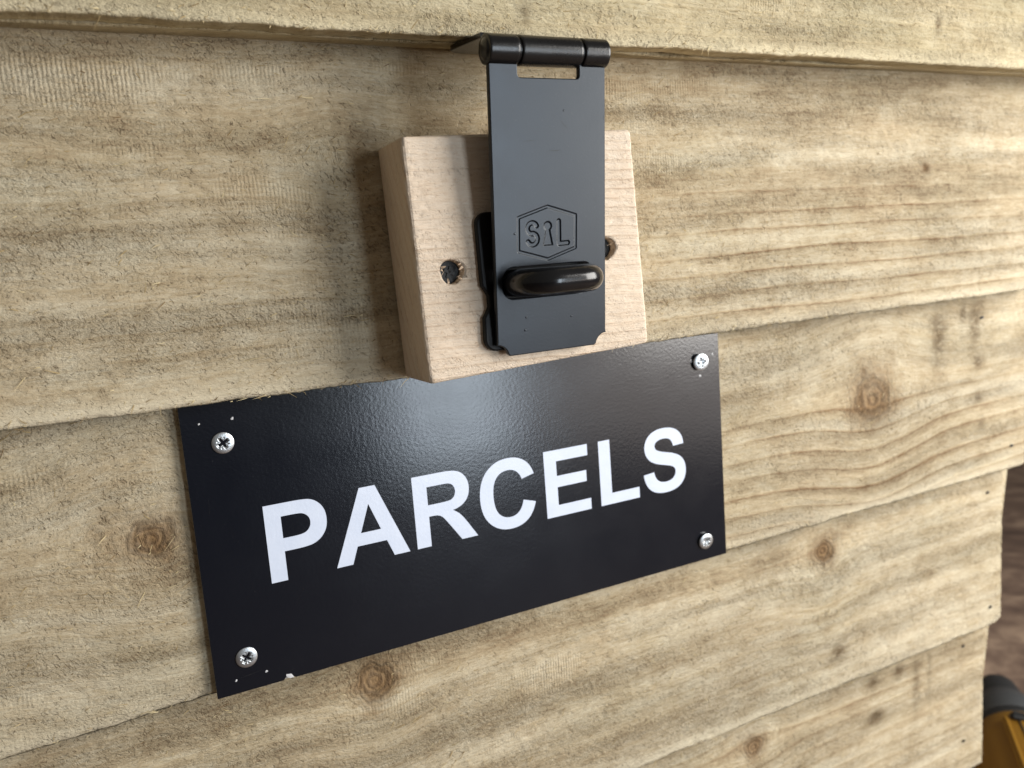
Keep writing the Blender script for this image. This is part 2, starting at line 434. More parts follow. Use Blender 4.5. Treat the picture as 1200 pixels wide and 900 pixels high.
build_board('board', box, M['board'], XL, XR+0.0004, -0.0990, 0.0150, 0.0130, 0.0095, 0.005, 37,
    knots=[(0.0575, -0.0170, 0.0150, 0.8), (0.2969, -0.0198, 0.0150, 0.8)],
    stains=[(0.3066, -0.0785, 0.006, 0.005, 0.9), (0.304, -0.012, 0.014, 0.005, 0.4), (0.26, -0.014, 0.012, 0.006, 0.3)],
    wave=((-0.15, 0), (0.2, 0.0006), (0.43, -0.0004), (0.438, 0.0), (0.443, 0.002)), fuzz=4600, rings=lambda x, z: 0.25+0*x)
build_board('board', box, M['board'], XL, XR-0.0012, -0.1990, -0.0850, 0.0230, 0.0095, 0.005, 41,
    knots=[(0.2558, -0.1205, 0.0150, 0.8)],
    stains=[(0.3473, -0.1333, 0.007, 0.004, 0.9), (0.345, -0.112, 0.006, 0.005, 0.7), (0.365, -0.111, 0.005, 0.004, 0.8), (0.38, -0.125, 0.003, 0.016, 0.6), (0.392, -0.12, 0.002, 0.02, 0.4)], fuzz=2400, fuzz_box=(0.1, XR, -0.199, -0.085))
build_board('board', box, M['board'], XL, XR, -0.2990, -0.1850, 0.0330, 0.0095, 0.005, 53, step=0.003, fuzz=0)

# side cladding, seen as a thin pale edge past the board ends
for k, zt in enumerate((0.222, 0.118, 0.018, -0.082, -0.182)):
    zb = zt-0.116
    # front edge follows the upright wall line
    yb = 0.0155-0.1*zb; yt = 0.0155-0.1*zt
    xo0, xo1 = XR+0.0112, XR+0.0102
    P = [(XR-0.012, yb, zb), (xo0, yb, zb), (xo1, yt, zt), (XR-0.012, yt, zt)]
    v = P + [(x, y+0.34, z) for x, y, z in P]
    f = [(0, 1, 2, 3), (5, 4, 7, 6), (1, 5, 6, 2), (4, 0, 3, 7), (3, 2, 6, 7), (4, 5, 1, 0)]
    bm = bmesh.new(); vs = [bm.verts.new(a) for a in v]; [bm.faces.new([vs[i] for i in q]) for q in f]
    bmesh.ops.bevel(bm, geom=bm.edges[:], offset=0.0008, segments=2, affect='EDGES')
    bmesh.ops.subdivide_edges(bm, edges=[e for e in bm.edges if e.calc_length() > 0.03], cuts=24, use_grid_fill=True)
    me = from_bm('side_board', bm)
    c = np.array([tuple(a.co) for a in me.vertices]); s = 3.7+k
    me.attributes.new('wc', 'FLOAT_VECTOR', 'POINT').data.foreach_set('vector', np.stack([c[:, 1]+s, c[:, 2]+c[:, 0]+s*0.3, c[:, 0]*0], -1).astype(np.float32).ravel())
    me.attributes.new('kn', 'FLOAT', 'POINT').data.foreach_set('value', np.full(len(c), 2, dtype=np.float32))
    me.attributes.new('st', 'FLOAT', 'POINT'); me.attributes.new('rs', 'FLOAT', 'POINT').data.foreach_set('value', np.full(len(c), 0.5, dtype=np.float32)); me.attributes.new('ed', 'FLOAT', 'POINT')
    put('side_board', me, M['board'], box, smooth=False)

# nail heads sunk near the board ends
def nail(x, y, z, r=0.0009, e=1.6):
    bm = bmesh.new()
    bmesh.ops.create_cone(bm, cap_ends=True, segments=10, radius1=r, radius2=r*0.8, depth=0.0009)
    bmesh.ops.rotate(bm, verts=bm.verts, matrix=Matrix.Rotation(math.radians(90), 3, 'X'))
    for v in bm.verts: v.co = Vector((v.co.x*e+v.co.z*0.3, v.co.y, v.co.z)) + Vector((x, y, z))
    put('nail', from_bm('nail', bm), M['dark_nail'], box, smooth=False)
for a in ((0.4073, 0.0028, 0.0900), (0.4350, 0.0028, 0.0139), (0.4292, 0.0128, -0.0150), (0.4328, 0.0128, -0.0867), (0.4223, 0.0228, -0.1128), (0.4235, 0.0228, -0.1760)): nail(*a)

# ------------------------------------------------------------------ the lid
lid = empty('box_lid', (0.15, -0.020, 0.2115))
tag(lid, 'overhanging timber lid edge above the black hasp', 'lid')
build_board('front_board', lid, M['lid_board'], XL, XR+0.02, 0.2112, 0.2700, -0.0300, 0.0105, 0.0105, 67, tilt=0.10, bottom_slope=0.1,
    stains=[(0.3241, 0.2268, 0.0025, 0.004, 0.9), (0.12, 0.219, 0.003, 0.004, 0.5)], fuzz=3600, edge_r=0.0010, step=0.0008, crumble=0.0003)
# batten behind the front board: its front edge is hollow, leaving a dark slit
bm = bmesh.new(); N = 120; rows = []
for i in range(N+1):
    x = XL+(XR+0.02-XL)*i/N
    g = 0.0002+0.0048*float(sstep(0.150, 0.215, np.float64(x))*(1-sstep(0.22, 0.33, np.float64(x))))*(1+0.25*math.sin(x*210)+0.2*math.sin(x*517))
    y0 = -0.0194+g; zb_ = 0.2112+0.1*(y0+0.030)+0.0003*math.sin(x*61)
    y1 = 0.030
    rows.append([bm.verts.new((x, y0, zb_)), bm.verts.new((x, y0+0.0008, zb_-0.0003)), bm.verts.new((x, -0.004, 0.2112+0.1*0.026)), bm.verts.new((x, y1, 0.2112+0.1*(y1+0.03))), bm.verts.new((x, y1-0.004, 0.265)), bm.verts.new((x, y0-0.004, 0.262))])
for i in range(N):
    for j in range(6):
        a, b_ = rows[i], rows[i+1]; bm.faces.new((a[j], a[(j+1) % 6], b_[(j+1) % 6], b_[j]))
bm.faces.new(rows[0][::-1]); bm.faces.new(rows[-1])
bmesh.ops.recalc_face_normals(bm, faces=bm.faces)
me = from_bm('batten', bm); c = np.array([tuple(a.co) for a in me.vertices])
me.attributes.new('wc', 'FLOAT_VECTOR', 'POINT').data.foreach_set('vector', np.stack([c[:, 0]+9, c[:, 1]+c[:, 2], c[:, 0]*0], -1).astype(np.float32).ravel())
me.attributes.new('kn', 'FLOAT', 'POINT').data.foreach_set('value', np.full(len(c), 2, dtype=np.float32))
me.attributes.new('st', 'FLOAT', 'POINT'); me.attributes.new('rs', 'FLOAT', 'POINT').data.foreach_set('value', np.full(len(c), 0.5, dtype=np.float32)); me.attributes.new('ed', 'FLOAT', 'POINT')
put('batten', me, M['lid_board'], lid, smooth=False)

# ------------------------------------------------------------------ plates with bevelled outlines
def offset_poly(p, d):
    n = len(p); out = []
    for i in range(n):
        a, b_, c_ = Vector(p[i-1]), Vector(p[i]), Vector(p[(i+1) % n])
        e1 = (b_-a).normalized(); e2 = (c_-b_).normalized()
        n1 = Vector((-e1.y, e1.x)); n2 = Vector((-e2.y, e2.x))
        t = (n1+n2); t = t.normalized() if t.length > 1e-6 else n1
        k = 1/max(0.5, t.dot(n1)); out.append(b_+t*d*k)
    return out
def plate(name, outer, holes, front, back, bev, place, extra_holes=()):
    """outer CCW, holes CW, in (u, v); extra_holes are cut in the front skin only; place(u, v, depth)"""
    V = []; F = []
    def ring(p, d): k = len(V); V.extend(place(q[0], q[1], d) for q in p); return list(range(k, k+len(p)))
    loops_f = []; loops_b = []
    for p in [outer]+list(holes):
        pin = offset_poly(p, bev); pmid = offset_poly(p, bev*0.3)
        rs = [ring(pin, front), ring(pmid, front+bev*0.3), ring(p, front+bev), ring(p, back-bev*0.5), ring(pin, back)]
        for r1, r2 in zip(rs[:-1], rs[1:]):
            for i in range(len(p)): j = (i+1) % len(p); F.append((r1[i], r2[i], r2[j], r1[j]))
        loops_f.append((pin, rs[0])); loops_b.append((pin, rs[-1]))
    xl = [(p, ring(p, front)) for p in extra_holes]
    for lp, flip in ((loops_f+xl, False), (loops_b, True)):
        pts = [[Vector((q[0], q[1], 0)) for q in p] for p, _ in lp]
        idx = [i for _, r_ in lp for i in r_]
        for t in tessellate_polygon(pts):
            t = tuple(idx[i] for i in t); F.append(t)
    me = pyd(name, V, F)
    bm = bmesh.new(); bm.from_mesh(me); bmesh.ops.recalc_face_normals(bm, faces=bm.faces); bm.to_mesh(me); bm.free()
    return me
def arc(cx, cy, r, a0, a1, n): return [(cx+r*math.cos(math.radians(a0+(a1-a0)*i/n)), cy+r*math.sin(math.radians(a0+(a1-a0)*i/n))) for i in range(n+1)]
def rrect(x0, x1, y0, y1, r, n=6):
    return arc(x1-r, y0+r, r, -90, 0, n)+arc(x1-r, y1-r, r, 0, 90, n)+arc(x0+r, y1-r, r, 90, 180, n)+arc(x0+r, y0+r, r, 180, 270, n)

# ------------------------------------------------------------------ wooden block with drilled holes
blk = empty('wooden_block', (0.118, -0.0195, 0.1040))
tag(blk, 'pale pink timber block behind the black hasp', 'block')
BX0, BX1, BZ0, BZ1, BF, BB = 0.0735, 0.1602, 0.1032, 0.1812, -0.0320, -0.0073
brot = Matrix.Translation((0.1168, 0, 0.1422)) @ Matrix.Rotation(math.radians(-1.6), 4, 'Y') @ Matrix.Translation((-0.1168, 0, -0.1422))
def block_mesh():
    holes = [(0.0856, 0.1380, 0.00385), (0.1452, 0.1404, 0.0039)]
    s = 0.0006
    nx = int((BX1-BX0)/s); nz = int((BZ1-BZ0)/s)
    bm = bmesh.new()
    cor = [(BX0, BZ0), (BX1, BZ0), (BX1, BZ1), (BX0, BZ1)]
    bmesh.ops.create_cube(bm, size=1)
    for v in bm.verts:
        v.co = Vector((BX0 if v.co.x < 0 else BX1, BF if v.co.y < 0 else BB, BZ0 if v.co.z < 0 else BZ1))
        if v.co.x > 0.1 and v.co.z < 0.12: v.co.z += 0.0009; v.co.x += 0.0008
        if v.co.x < 0.1 and v.co.z < 0.12: v.co.z -= 0.0006
    ed = [e for e in bm.edges]
    bmesh.ops.bevel(bm, geom=ed, offset=0.0019, segments=4, profile=0.6, affect='EDGES')
    me = from_bm('block_body', bm)
    o = bpy.data.objects.new('tmp', me); col.objects.link(o)
    cut = bmesh.new()
    for hx, hz, r in holes:
        a = bmesh.new()
        rr = random.Random(int(hx*1e5))
        ring = []
        n = 40
        for k in range(n):
            th = 2*math.pi*k/n; q = r*(1+0.05*math.sin(3*th+1)+rr.uniform(-0.03, 0.03))
            ring.append((hx+q*math.cos(th), hz+q*math.sin(th)))
        lev = [(BF-0.004, 1.35), (BF+0.0002, 1.08), (BF+0.0011, 1.0), (BF+0.010, 0.98)]
        rows = [[cut.verts.new((hx+(x-hx)*sc, y, hz+(z-hz)*sc)) for x, z in ring] for y, sc in lev]
        for r1, r2 in zip(rows[:-1], rows[1:]):
            for k in range(n): cut.faces.new((r1[k], r1[(k+1) % n], r2[(k+1) % n], r2[k]))
        cut.faces.new(rows[0][::-1]); cut.faces.new(rows[-1])
    bmesh.ops.recalc_face_normals(cut, faces=cut.faces)
    co = bpy.data.objects.new('tmpcut', from_bm('cut', cut)); col.objects.link(co)
    md = o.modifiers.new('b', 'BOOLEAN'); md.object = co; md.operation = 'DIFFERENCE'; md.solver = 'EXACT'
    bpy.context.view_layer.update()
    dg = bpy.context.evaluated_depsgraph_get()
    out = bpy.data.meshes.new_from_object(o.evaluated_get(dg))
    bpy.data.objects.remove(o); bpy.data.objects.remove(co)
    out.name = 'block_body'
    return out, holes
bme, bholes = block_mesh()
# cut the body finely enough to carry relief
bm = bmesh.new(); bm.from_mesh(bme)
bmesh.ops.triangulate(bm, faces=bm.faces)
for it in range(7):
    le = [e for e in bm.edges if e.calc_length() > 0.0014]
    if not le: break
    bmesh.ops.subdivide_edges(bm, edges=le, cuts=1)
    bmesh.ops.triangulate(bm, faces=[f for f in bm.faces if len(f.verts) > 3])
bm.to_mesh(bme); bm.free()
c = np.array([tuple(v.co) for v in bme.vertices]); nr = np.array([tuple(v.normal) for v in bme.vertices])
front = (nr[:, 1] < -0.5)
hh = 0.00022*fbm(c[:, 0]*300, c[:, 2]*420, 7, 3)+0.00016*fbm(c[:, 0]*40, c[:, 2]*40, 9, 2)
side = (nr[:, 0] < -0.5)
c2 = c + nr*np.where(front, hh, hh*0.25)[:, None]
# the left cut face shows end grain: rings run slanting up
wcx = np.where(side, c[:, 1]*0.6+c[:, 2]*0.8, c[:, 0]); wcg = np.where(side, (c[:, 1]*0.9-c[:, 2]*0.35)*0.8, c[:, 2]+0.05*(c[:, 0]-0.1)+0.0018*fbm(c[:, 0]*20, c[:, 2]*30, 3))
c3 = np.array([tuple(brot @ Vector(a)) for a in c2])
bme.vertices.foreach_set('co', c3.astype(np.float32).ravel())
bme.attributes.new('wc', 'FLOAT_VECTOR', 'POINT').data.foreach_set('vector', np.stack([wcx+5.2, wcg+1.9, c[:, 0]*0], -1).astype(np.float32).ravel())
bme.attributes.new('kn', 'FLOAT', 'POINT').data.foreach_set('value', np.full(len(c), 2, dtype=np.float32))
bme.attributes.new('st', 'FLOAT', 'POINT').data.foreach_set('value', np.zeros(len(c), dtype=np.float32))
bme.attributes.new('rs', 'FLOAT', 'POINT').data.foreach_set('value', np.full(len(c), 1.0, dtype=np.float32)); bme.attributes.new('ed', 'FLOAT', 'POINT')
bme.materials.clear()
body = put('block_body', bme, M['block'], blk, smooth=True)
for hx, hz, r in bholes:
    # black screw head sunk in the hole
    bm = bmesh.new()
    bmesh.ops.create_cone(bm, cap_ends=True, segments=28, radius1=r*1.0, radius2=r*0.93, depth=0.0016)
    bmesh.ops.rotate(bm, verts=bm.verts, matrix=Matrix.Rotation(math.radians(90), 3, 'X'))
    for s in (0, 1):
        g = bmesh.ops.create_cube(bm, size=1)['verts']
        for v in g: v.co = Matrix.Rotation(math.radians(25+90*s), 3, 'Y') @ Vector((v.co.x*r*1.0, v.co.y*0.0006-0.0009, v.co.z*r*0.26))
    bmesh.ops.translate(bm, verts=bm.verts, vec=(hx, BF+0.0036, hz)); bmesh.ops.transform(bm, matrix=brot, verts=bm.verts)
    put('screw', from_bm('screw', bm), M['black_steel'], blk, smooth=False)
fb = fibres(900, (BX0+0.001, BX1-0.002, BZ0+0.001, BZ1-0.001), lambda a, z: a*0+BF, 91, scale=0.6)
for v in fb.vertices: v.co = brot @ v.co
M['fibre_pale'] = plain('pale_wood_fibre', srgb(226, 200, 172), 0.8, spec=0.2)
tag(put('torn_fibres', fb, M['fibre_pale'], blk), kind='stuff')
# splinters round the left hole
V = []; F = []; rr = random.Random(4)
for k in range(7):
    hx, hz, r = bholes[0]; th = rr.uniform(0, 6.28) if k > 5 else rr.uniform(2.4, 4.4)
    if k in (3, 4): th = rr.uniform(0.2, 0.9)
    p = Vector((hx+r*1.05*math.cos(th), BF-0.0002, hz+r*1.05*math.sin(th))); d = Vector((-math.cos(th+rr.uniform(-.7, .7)), rr.uniform(-0.5, 0.3), -math.sin(th+rr.uniform(-.7, .7)))).normalized()
    L = rr.uniform(0.0008, 0.0020); q = d.cross(Vector((0, 1, 0))).normalized()*rr.uniform(0.0002, 0.0005); i = len(V)
    V += [p-q, p+q, p+d*L*0.6+q*0.7, p+d*L, p+d*L*0.6-q*0.6+Vector((0, -0.0003, 0))]; F += [(i, i+1, i+2, i+3, i+4)]
V = [brot @ v for v in V]
tag(put('splinters', pyd('splinters', V, F), M['fibre_pale'], blk), kind='stuff')

# ------------------------------------------------------------------ staple: plate and loop
stp = empty('hasp_staple', (0.1165, -0.0325, 0.1320))
tag(stp, 'glossy black oblong staple loop poking through the hasp strap', 'staple')
x0, x1, z0, z1 = 0.0946, 0.1372, 0.1098, 0.1556
nl = [(x0+0.0003, 0.1318), (x0+0.0014, 0.1302), (x0+0.0024, 0.1283), (x0+0.0024, 0.1248), (x0+0.0014, 0.1228), (x0+0.0003, 0.1212)]
nrr = [(x1-(a-x0), b_) for a, b_ in nl]
out = arc(x1-0.004, z0+0.004, 0.004, -90, 0, 7)+nrr[::-1]+arc(x1-0.004, z1-0.004, 0.004, 0, 90, 7)+arc(x0+0.004, z1-0.004, 0.004, 90, 180, 7)+nl+arc(x0+0.004, z0+0.004, 0.004, 180, 270, 7)
pm = plate('base_plate', out, [], -0.0343, -0.0322, 0.0006, lambda u, v, d: (u, d, v))
put('base_plate', pm, M['plate'], stp, smooth=False)
def tube(path, r, n=20, squash=1.0):
    V = []; F = []
    for i, p in enumerate(path):
        t = (path[min(i+1, len(path)-1)]-path[max(i-1, 0)]).normalized()
        a = t.cross(Vector((0, 0, 1))).normalized(); b_ = a.cross(t)
        for k in range(n):
            th = 2*math.pi*k/n; V.append(p + a*(r*math.cos(th)) + b_*(r*squash*math.sin(th)))
    for i in range(len(path)-1):
        for k in range(n): k2 = (k+1) % n; F.append((i*n+k, i*n+k2, (i+1)*n+k2, (i+1)*n+k))
    F.append(tuple(range(n))[::-1]); F.append(tuple(range((len(path)-1)*n, len(path)*n)))
    me = pyd('loop', V, F)
    bm = bmesh.new(); bm.from_mesh(me); bmesh.ops.recalc_face_normals(bm, faces=bm.faces); bm.to_mesh(me); bm.free()
    return me
LX0, LX1, LZ, RB, YB = 0.1052, 0.1296, 0.1319, 0.0078, -0.0512
path = [Vector((LX0, y, LZ)) for y in np.linspace(-0.0335, YB+RB, 8)]
path += [Vector((LX0+RB-RB*math.cos(math.radians(a)), YB+RB-RB*math.sin(math.radians(a)), LZ)) for a in np.linspace(8, 90, 12)]
path += [Vector((LX0+RB+(LX1-LX0-2*RB)*t, YB, LZ)) for t in (0.25, 0.5, 0.75)]
path += [Vector((LX1-RB+RB*math.sin(math.radians(a)), YB+RB-RB*math.cos(math.radians(a)), LZ)) for a in np.linspace(0, 82, 12)]
path += [Vector((LX1, y, LZ)) for y in np.linspace(YB+RB, -0.0335, 8)]
put('loop', tube(path, 0.0045), M['enamel'], stp, smooth=True)

# ------------------------------------------------------------------ hasp strap, hinge and leaf
hsp = empty('hasp', (0.1185, -0.0420, 0.2085))
tag(hsp, 'black hinged hasp strap stamped with SIL hanging from the lid', 'hasp')
# strap plane: bottom centre S0, up along the upright wall line
S0 = Vector((0.11905, -0.0362, 0.1078)); UP = Vector((0.002, -0.100, 0.995)).normalized(); RT = Vector((1, 0, 0.004)).normalized(); NF = RT.cross(UP).normalized()
if NF.y > 0: NF = -NF
def sp(u, v, d): return S0 + RT*u + UP*v - NF*d        # d grows into the wall
HW, TOP, ND = 0.0212, 0.0935, 0.0046
def notch(cx, cy, a0, a1): return arc(cx, cy, ND-0.0004, a0, a1, 8)
outl = [(-HW+ND, 0.0), (HW-ND, 0.0)] + notch(HW+0.0002, -0.0002, 180, 90)[1:] + [(HW, ND+0.0006)]
outl += [(HW, TOP), (0.0112, TOP)] + arc(0.0112-0.0010, TOP-0.0052+0.0010, 0.0010, 0, -90, 4) + arc(-0.0112+0.0010, TOP-0.0052+0.0010, 0.0010, -90, -180, 4) + [(-0.0112, TOP), (-HW, TOP), (-HW, ND+0.0006)] + notch(-HW-0.0002, -0.0002, 90, 0)[:-1]
slot = rrect(-0.0186, 0.0160, 0.0190, 0.0294, 0.004)[::-1]
eu0, eu1, ev0, ev1 = -0.0150, 0.0110, 0.0290, 0.0520
EC = (-0.0016, 0.0398)
eu0, eu1, ev0, ev1 = EC[0]-0.0125, EC[0]+0.0125, EC[1]-0.0094, EC[1]+0.0094+0.0008
hole = [(eu0, ev0), (eu0, ev1), (eu1, ev1), (eu1, ev0)]
st_me = plate('strap', outl, [slot], 0.0, 0.0019, 0.00035, sp, extra_holes=[hole])
strap = put('strap', st_me, M['strap'], hsp, smooth=False)
# stamped emblem panel: real recessed relief (hexagon line, S, keyhole, L)
ns = 0.00011
us = np.linspace(eu0, eu1, int((eu1-eu0)/ns)); vs_ = np.linspace(ev0, ev1, int((ev1-ev0)/ns))
U, Vv = np.meshgrid(us-EC[0], vs_-EC[1], indexing='ij')
def seg_dist(p):
    d = np.full_like(U, 1.0)
    for (ax, ay), (bx, by) in zip(p[:-1], p[1:]):
        ex, ey = bx-ax, by-ay; t = np.clip(((U-ax)*ex+(Vv-ay)*ey)/(ex*ex+ey*ey+1e-18), 0, 1)
        d = np.minimum(d, np.hypot(U-ax-t*ex, Vv-ay-t*ey))
    return d
hexp = [(0.0002, 0.0086), (0.0109, 0.0054), (0.0107, -0.0054), (0.0, -0.0086), (-0.0109, -0.0054), (-0.0107, 0.0054), (0.0002, 0.0086)]
dep = 0.00026*(1-sstep(0.00026, 0.00060, seg_dist(hexp)))
sc = 0.00180
Sp = arc(-0.0056, sc, 0.00178, 25, 270, 18)+arc(-0.0056, -sc+0.0001, 0.00186, 90, -155, 18)
Lp = [(0.0044, 0.0037), (0.0044, -0.0037), (0.0078, -0.0036)]
for p in (Sp, Lp): dep = np.maximum(dep, 0.00038*(1-sstep(0.00045, 0.00090, seg_dist(p))))
kd = np.minimum(np.hypot(U-0.0002, Vv-0.0023)-0.00135, np.maximum(np.maximum(np.abs(U-0.0002)-(0.00055+np.clip((0.0016-Vv), 0, 1)*0.20), -Vv-0.0039), Vv-0.0023))
dep = np.maximum(dep, 0.00034*(1-sstep(-0.00025, 0.00035, kd)))
fade = np.minimum.reduce([U-(eu0-EC[0]), (eu1-EC[0])-U, Vv-(ev0-EC[1]), (ev1-EC[1])-Vv])
dep = dep*sstep(0.0, 0.0004, fade)
uu, vv2 = np.meshgrid(us, vs_, indexing='ij')
co = (np.array(S0)[None, None]+uu[..., None]*np.array(RT)+vv2[..., None]*np.array(UP)-dep[..., None]*np.array(NF)).reshape(-1, 3)
nu, nv_ = uu.shape; i, j = np.meshgrid(np.arange(nu-1), np.arange(nv_-1), indexing='ij')
q = np.stack([i*nv_+j, (i+1)*nv_+j, (i+1)*nv_+j+1, i*nv_+j+1], -1).reshape(-1, 4)
me = bpy.data.meshes.new('stamped_emblem'); me.vertices.add(len(co)); me.vertices.foreach_set('co', co.astype(np.float32).ravel())
me.loops.add(q.size); me.loops.foreach_set('vertex_index', q.astype(np.int32).ravel()); me.polygons.add(len(q)); me.polygons.foreach_set('loop_start', (np.arange(len(q))*4).astype(np.int32))
me.update(calc_edges=True); me.validate()
em = put('stamped_emblem', me, M['strap'], strap, smooth=True)
em['label'] = 'stamped hexagon emblem with S, keyhole and L'
# barrel of the hinge
BC = sp(0, TOP+0.0028, 0.0016)
def barrel(name, u0, u1, r, cap=0.0, mat='barrel'):
    n = 36; V = []; F = []
    prof = [(u0, r*0.55), (u0, r-0.0003), (u0+0.0001, r-0.0001), (u0+0.0003, r), (u0+0.0009, r), (u1-0.0009, r), (u1-0.0003, r), (u1-0.0001, r-0.0001), (u1, r-0.0003), (u1, r*0.55)]
    if cap: prof = [(u0-cap, 0.0004), (u0-cap*0.9, r*0.5), (u0-cap*0.35, r*0.86)]+prof[1:-1]+[(u1+cap*0.35, r*0.86), (u1+cap*0.9, r*0.5), (u1+cap, 0.0004)]
    for u, rr_ in prof:
        for k in range(n):
            th = 2*math.pi*k/n; V.append(BC+RT*u+UP*(rr_*math.sin(th))+NF*(rr_*math.cos(th)))
    for i in range(len(prof)-1):
        for k in range(n): k2 = (k+1) % n; F.append((i*n+k, i*n+k2, (i+1)*n+k2, (i+1)*n+k))
    F.append(tuple(range(n))); F.append(tuple(range((len(prof)-1)*n, len(prof)*n))[::-1])
    me = pyd(name, V, F)
    bm = bmesh.new(); bm.from_mesh(me); bmesh.ops.recalc_face_normals(bm, faces=bm.faces); bm.to_mesh(me); bm.free()
    return put(name, me, M[mat], hsp, smooth=True)
BR = 0.0046
barrel('knuckle', -0.0216, -0.0113, BR)
barrel('knuckle', -0.0104, 0.0114, BR)
barrel('knuckle', 0.0122, 0.0216, BR)
barrel('hinge_pin', -0.0212, 0.0212, BR*0.86, cap=0.0014, mat='pin')
# leaf screwed up against the underside of the lid, running back from the middle knuckle
lf = [(-0.0206, 0.0), (-0.0206, 0.004), (-0.0186, 0.030), (0.0186, 0.030), (0.0206, 0.004), (0.0206, 0.0)]
def lp_(u, v, d):   # v = distance back, d = downwards thickness
    y = BC.y+v-0.001; return Vector((BC.x+u, y, 0.2112+0.1*(y+0.030)-0.0003-d))
lfo = [(0.0206, 0.0052)]+arc(0.0206-0.006, 0.034-0.006, 0.006, 0, 90, 6)+arc(-0.0206+0.006, 0.034-0.006, 0.006, 90, 180, 6)+[(-0.0206, 0.0052)]
put('leaf', plate('leaf', lfo, [], 0.0, 0.0018, 0.0003, lp_), M['enamel'], hsp, smooth=False)
# fine scratches rubbed into the enamel
def sliver(pts, wdt, place):
    V = []; F = []
    for i, (u, v) in enumerate(pts):
        a = Vector(pts[min(i+1, len(pts)-1)])-Vector(pts[max(i-1, 0)]); nrm = Vector((-a.y, a.x)).normalized()
        ww = wdt*(0.25 if i in (0, len(pts)-1) else 1)
        V += [place(u-nrm.x*ww, v-nrm.y*ww), place(u+nrm.x*ww, v+nrm.y*ww)]
    for i in range(len(pts)-1): F.append((2*i, 2*i+1, 2*i+3, 2*i+2))
    return pyd('scratch', V, F)
for pts in ([(-0.0006, 0.0662), (0.0012, 0.0660), (0.0030, 0.0661), (0.0040, 0.0664)], [(0.0042, 0.0752), (0.0056, 0.0738), (0.0068, 0.0729)], [(0.0012, 0.0765), (0.0018, 0.0768)], [(-0.010, 0.069), (-0.0075, 0.0692), (-0.005, 0.0691)],
            [(0.0206, 0.0768), (0.0206, 0.0756)], [(0.0203, 0.0705), (0.0206, 0.0695)], [(0.017, 0.0498), (0.0176, 0.0490)]):
    put('scratch', sliver(pts, 0.00010, lambda u, v: sp(u, v, -0.00003)), M['scratch'], strap)
for (u, v, r) in ((-0.0103, 0.0125, 0.0004), (-0.0108, 0.0082, 0.00045), (0.0072, 0.0112, 0.00035), (-0.0138, 0.0402, 0.0004), (0.0052, 0.0785, 0.0003)):
    bm = bmesh.new(); bmesh.ops.create_uvsphere(bm, u_segments=8, v_segments=5, radius=1)
    for t in bm.verts: t.co = sp(u+t.co.x*r, v+t.co.z*r, t.co.y*r*0.3)
    put('paint_speck', from_bm('paint_speck', bm), M['strap'], strap, smooth=True)

# ------------------------------------------------------------------ the sign
W, H = 0.2220, 0.1014
sgn = empty('sign', (W/2, 0.0014, 0.0))
tag(sgn, 'black PARCELS sign with white letters screwed below the hasp', 'sign')
r0 = 0.0004
so = [(r0, 0.0), (W-r0, 0.0), (W, r0), (W, H), (0.0, H), (0.0, r0)]
# a small bite out of the lower edge
so = [(0.0, 0.0)] + [(0.0222, 0.0), (0.0230, 0.0009), (0.0246, 0.0013), (0.0258, 0.0004), (0.0264, 0.0)] + [(W, 0.0), (W, H), (0.0, H)]
pn = plate('panel', so, [], 0.0, 0.0008, 0.0001, lambda u, v, d: (u, d, v))
put('panel', pn, M['sign'], sgn, smooth=False)
core = plate('core', [(0.00005, 0.00005), (W-0.00005, 0.00005), (W-0.00005, H), (0.00005, H)], [], 0.00085, 0.0027, 0.0001, lambda u, v, d: (u, d, v))
put('core', core, M['sign_edge'], sgn, smooth=False)
def quad_path(spec):
    out = []; cur = None
    for s in spec:
        if s[0] == 'M' or s[0] == 'L': cur = s[1:]; out.append(cur)
        else:
            _, cx, cy, ex, ey = s
            for k in range(1, 9):
                t = k/8; out.append(((1-t)**2*cur[0]+2*t*(1-t)*cx+t*t*ex, (1-t)**2*cur[1]+2*t*(1-t)*cy+t*t*ey))
            cur = (ex, ey)
    return out
def parse(s):
    """compact outline: 'M x y', 'L x y', 'Q cx cy x y', contours split by |"""
    res = []
    for part in s.split('|'):
        tk = part.split(); i = 0; spec = []
        while i < len(tk):
            k = 4 if tk[i] == 'Q' else 2
            spec.append((tk[i], *[float(a) for a in tk[i+1:i+1+k]])); i += k+1
        p = quad_path(spec)
        if (Vector(p[0])-Vector(p[-1])).length < 1: p = p[:-1]
        res.append(p)
    return res
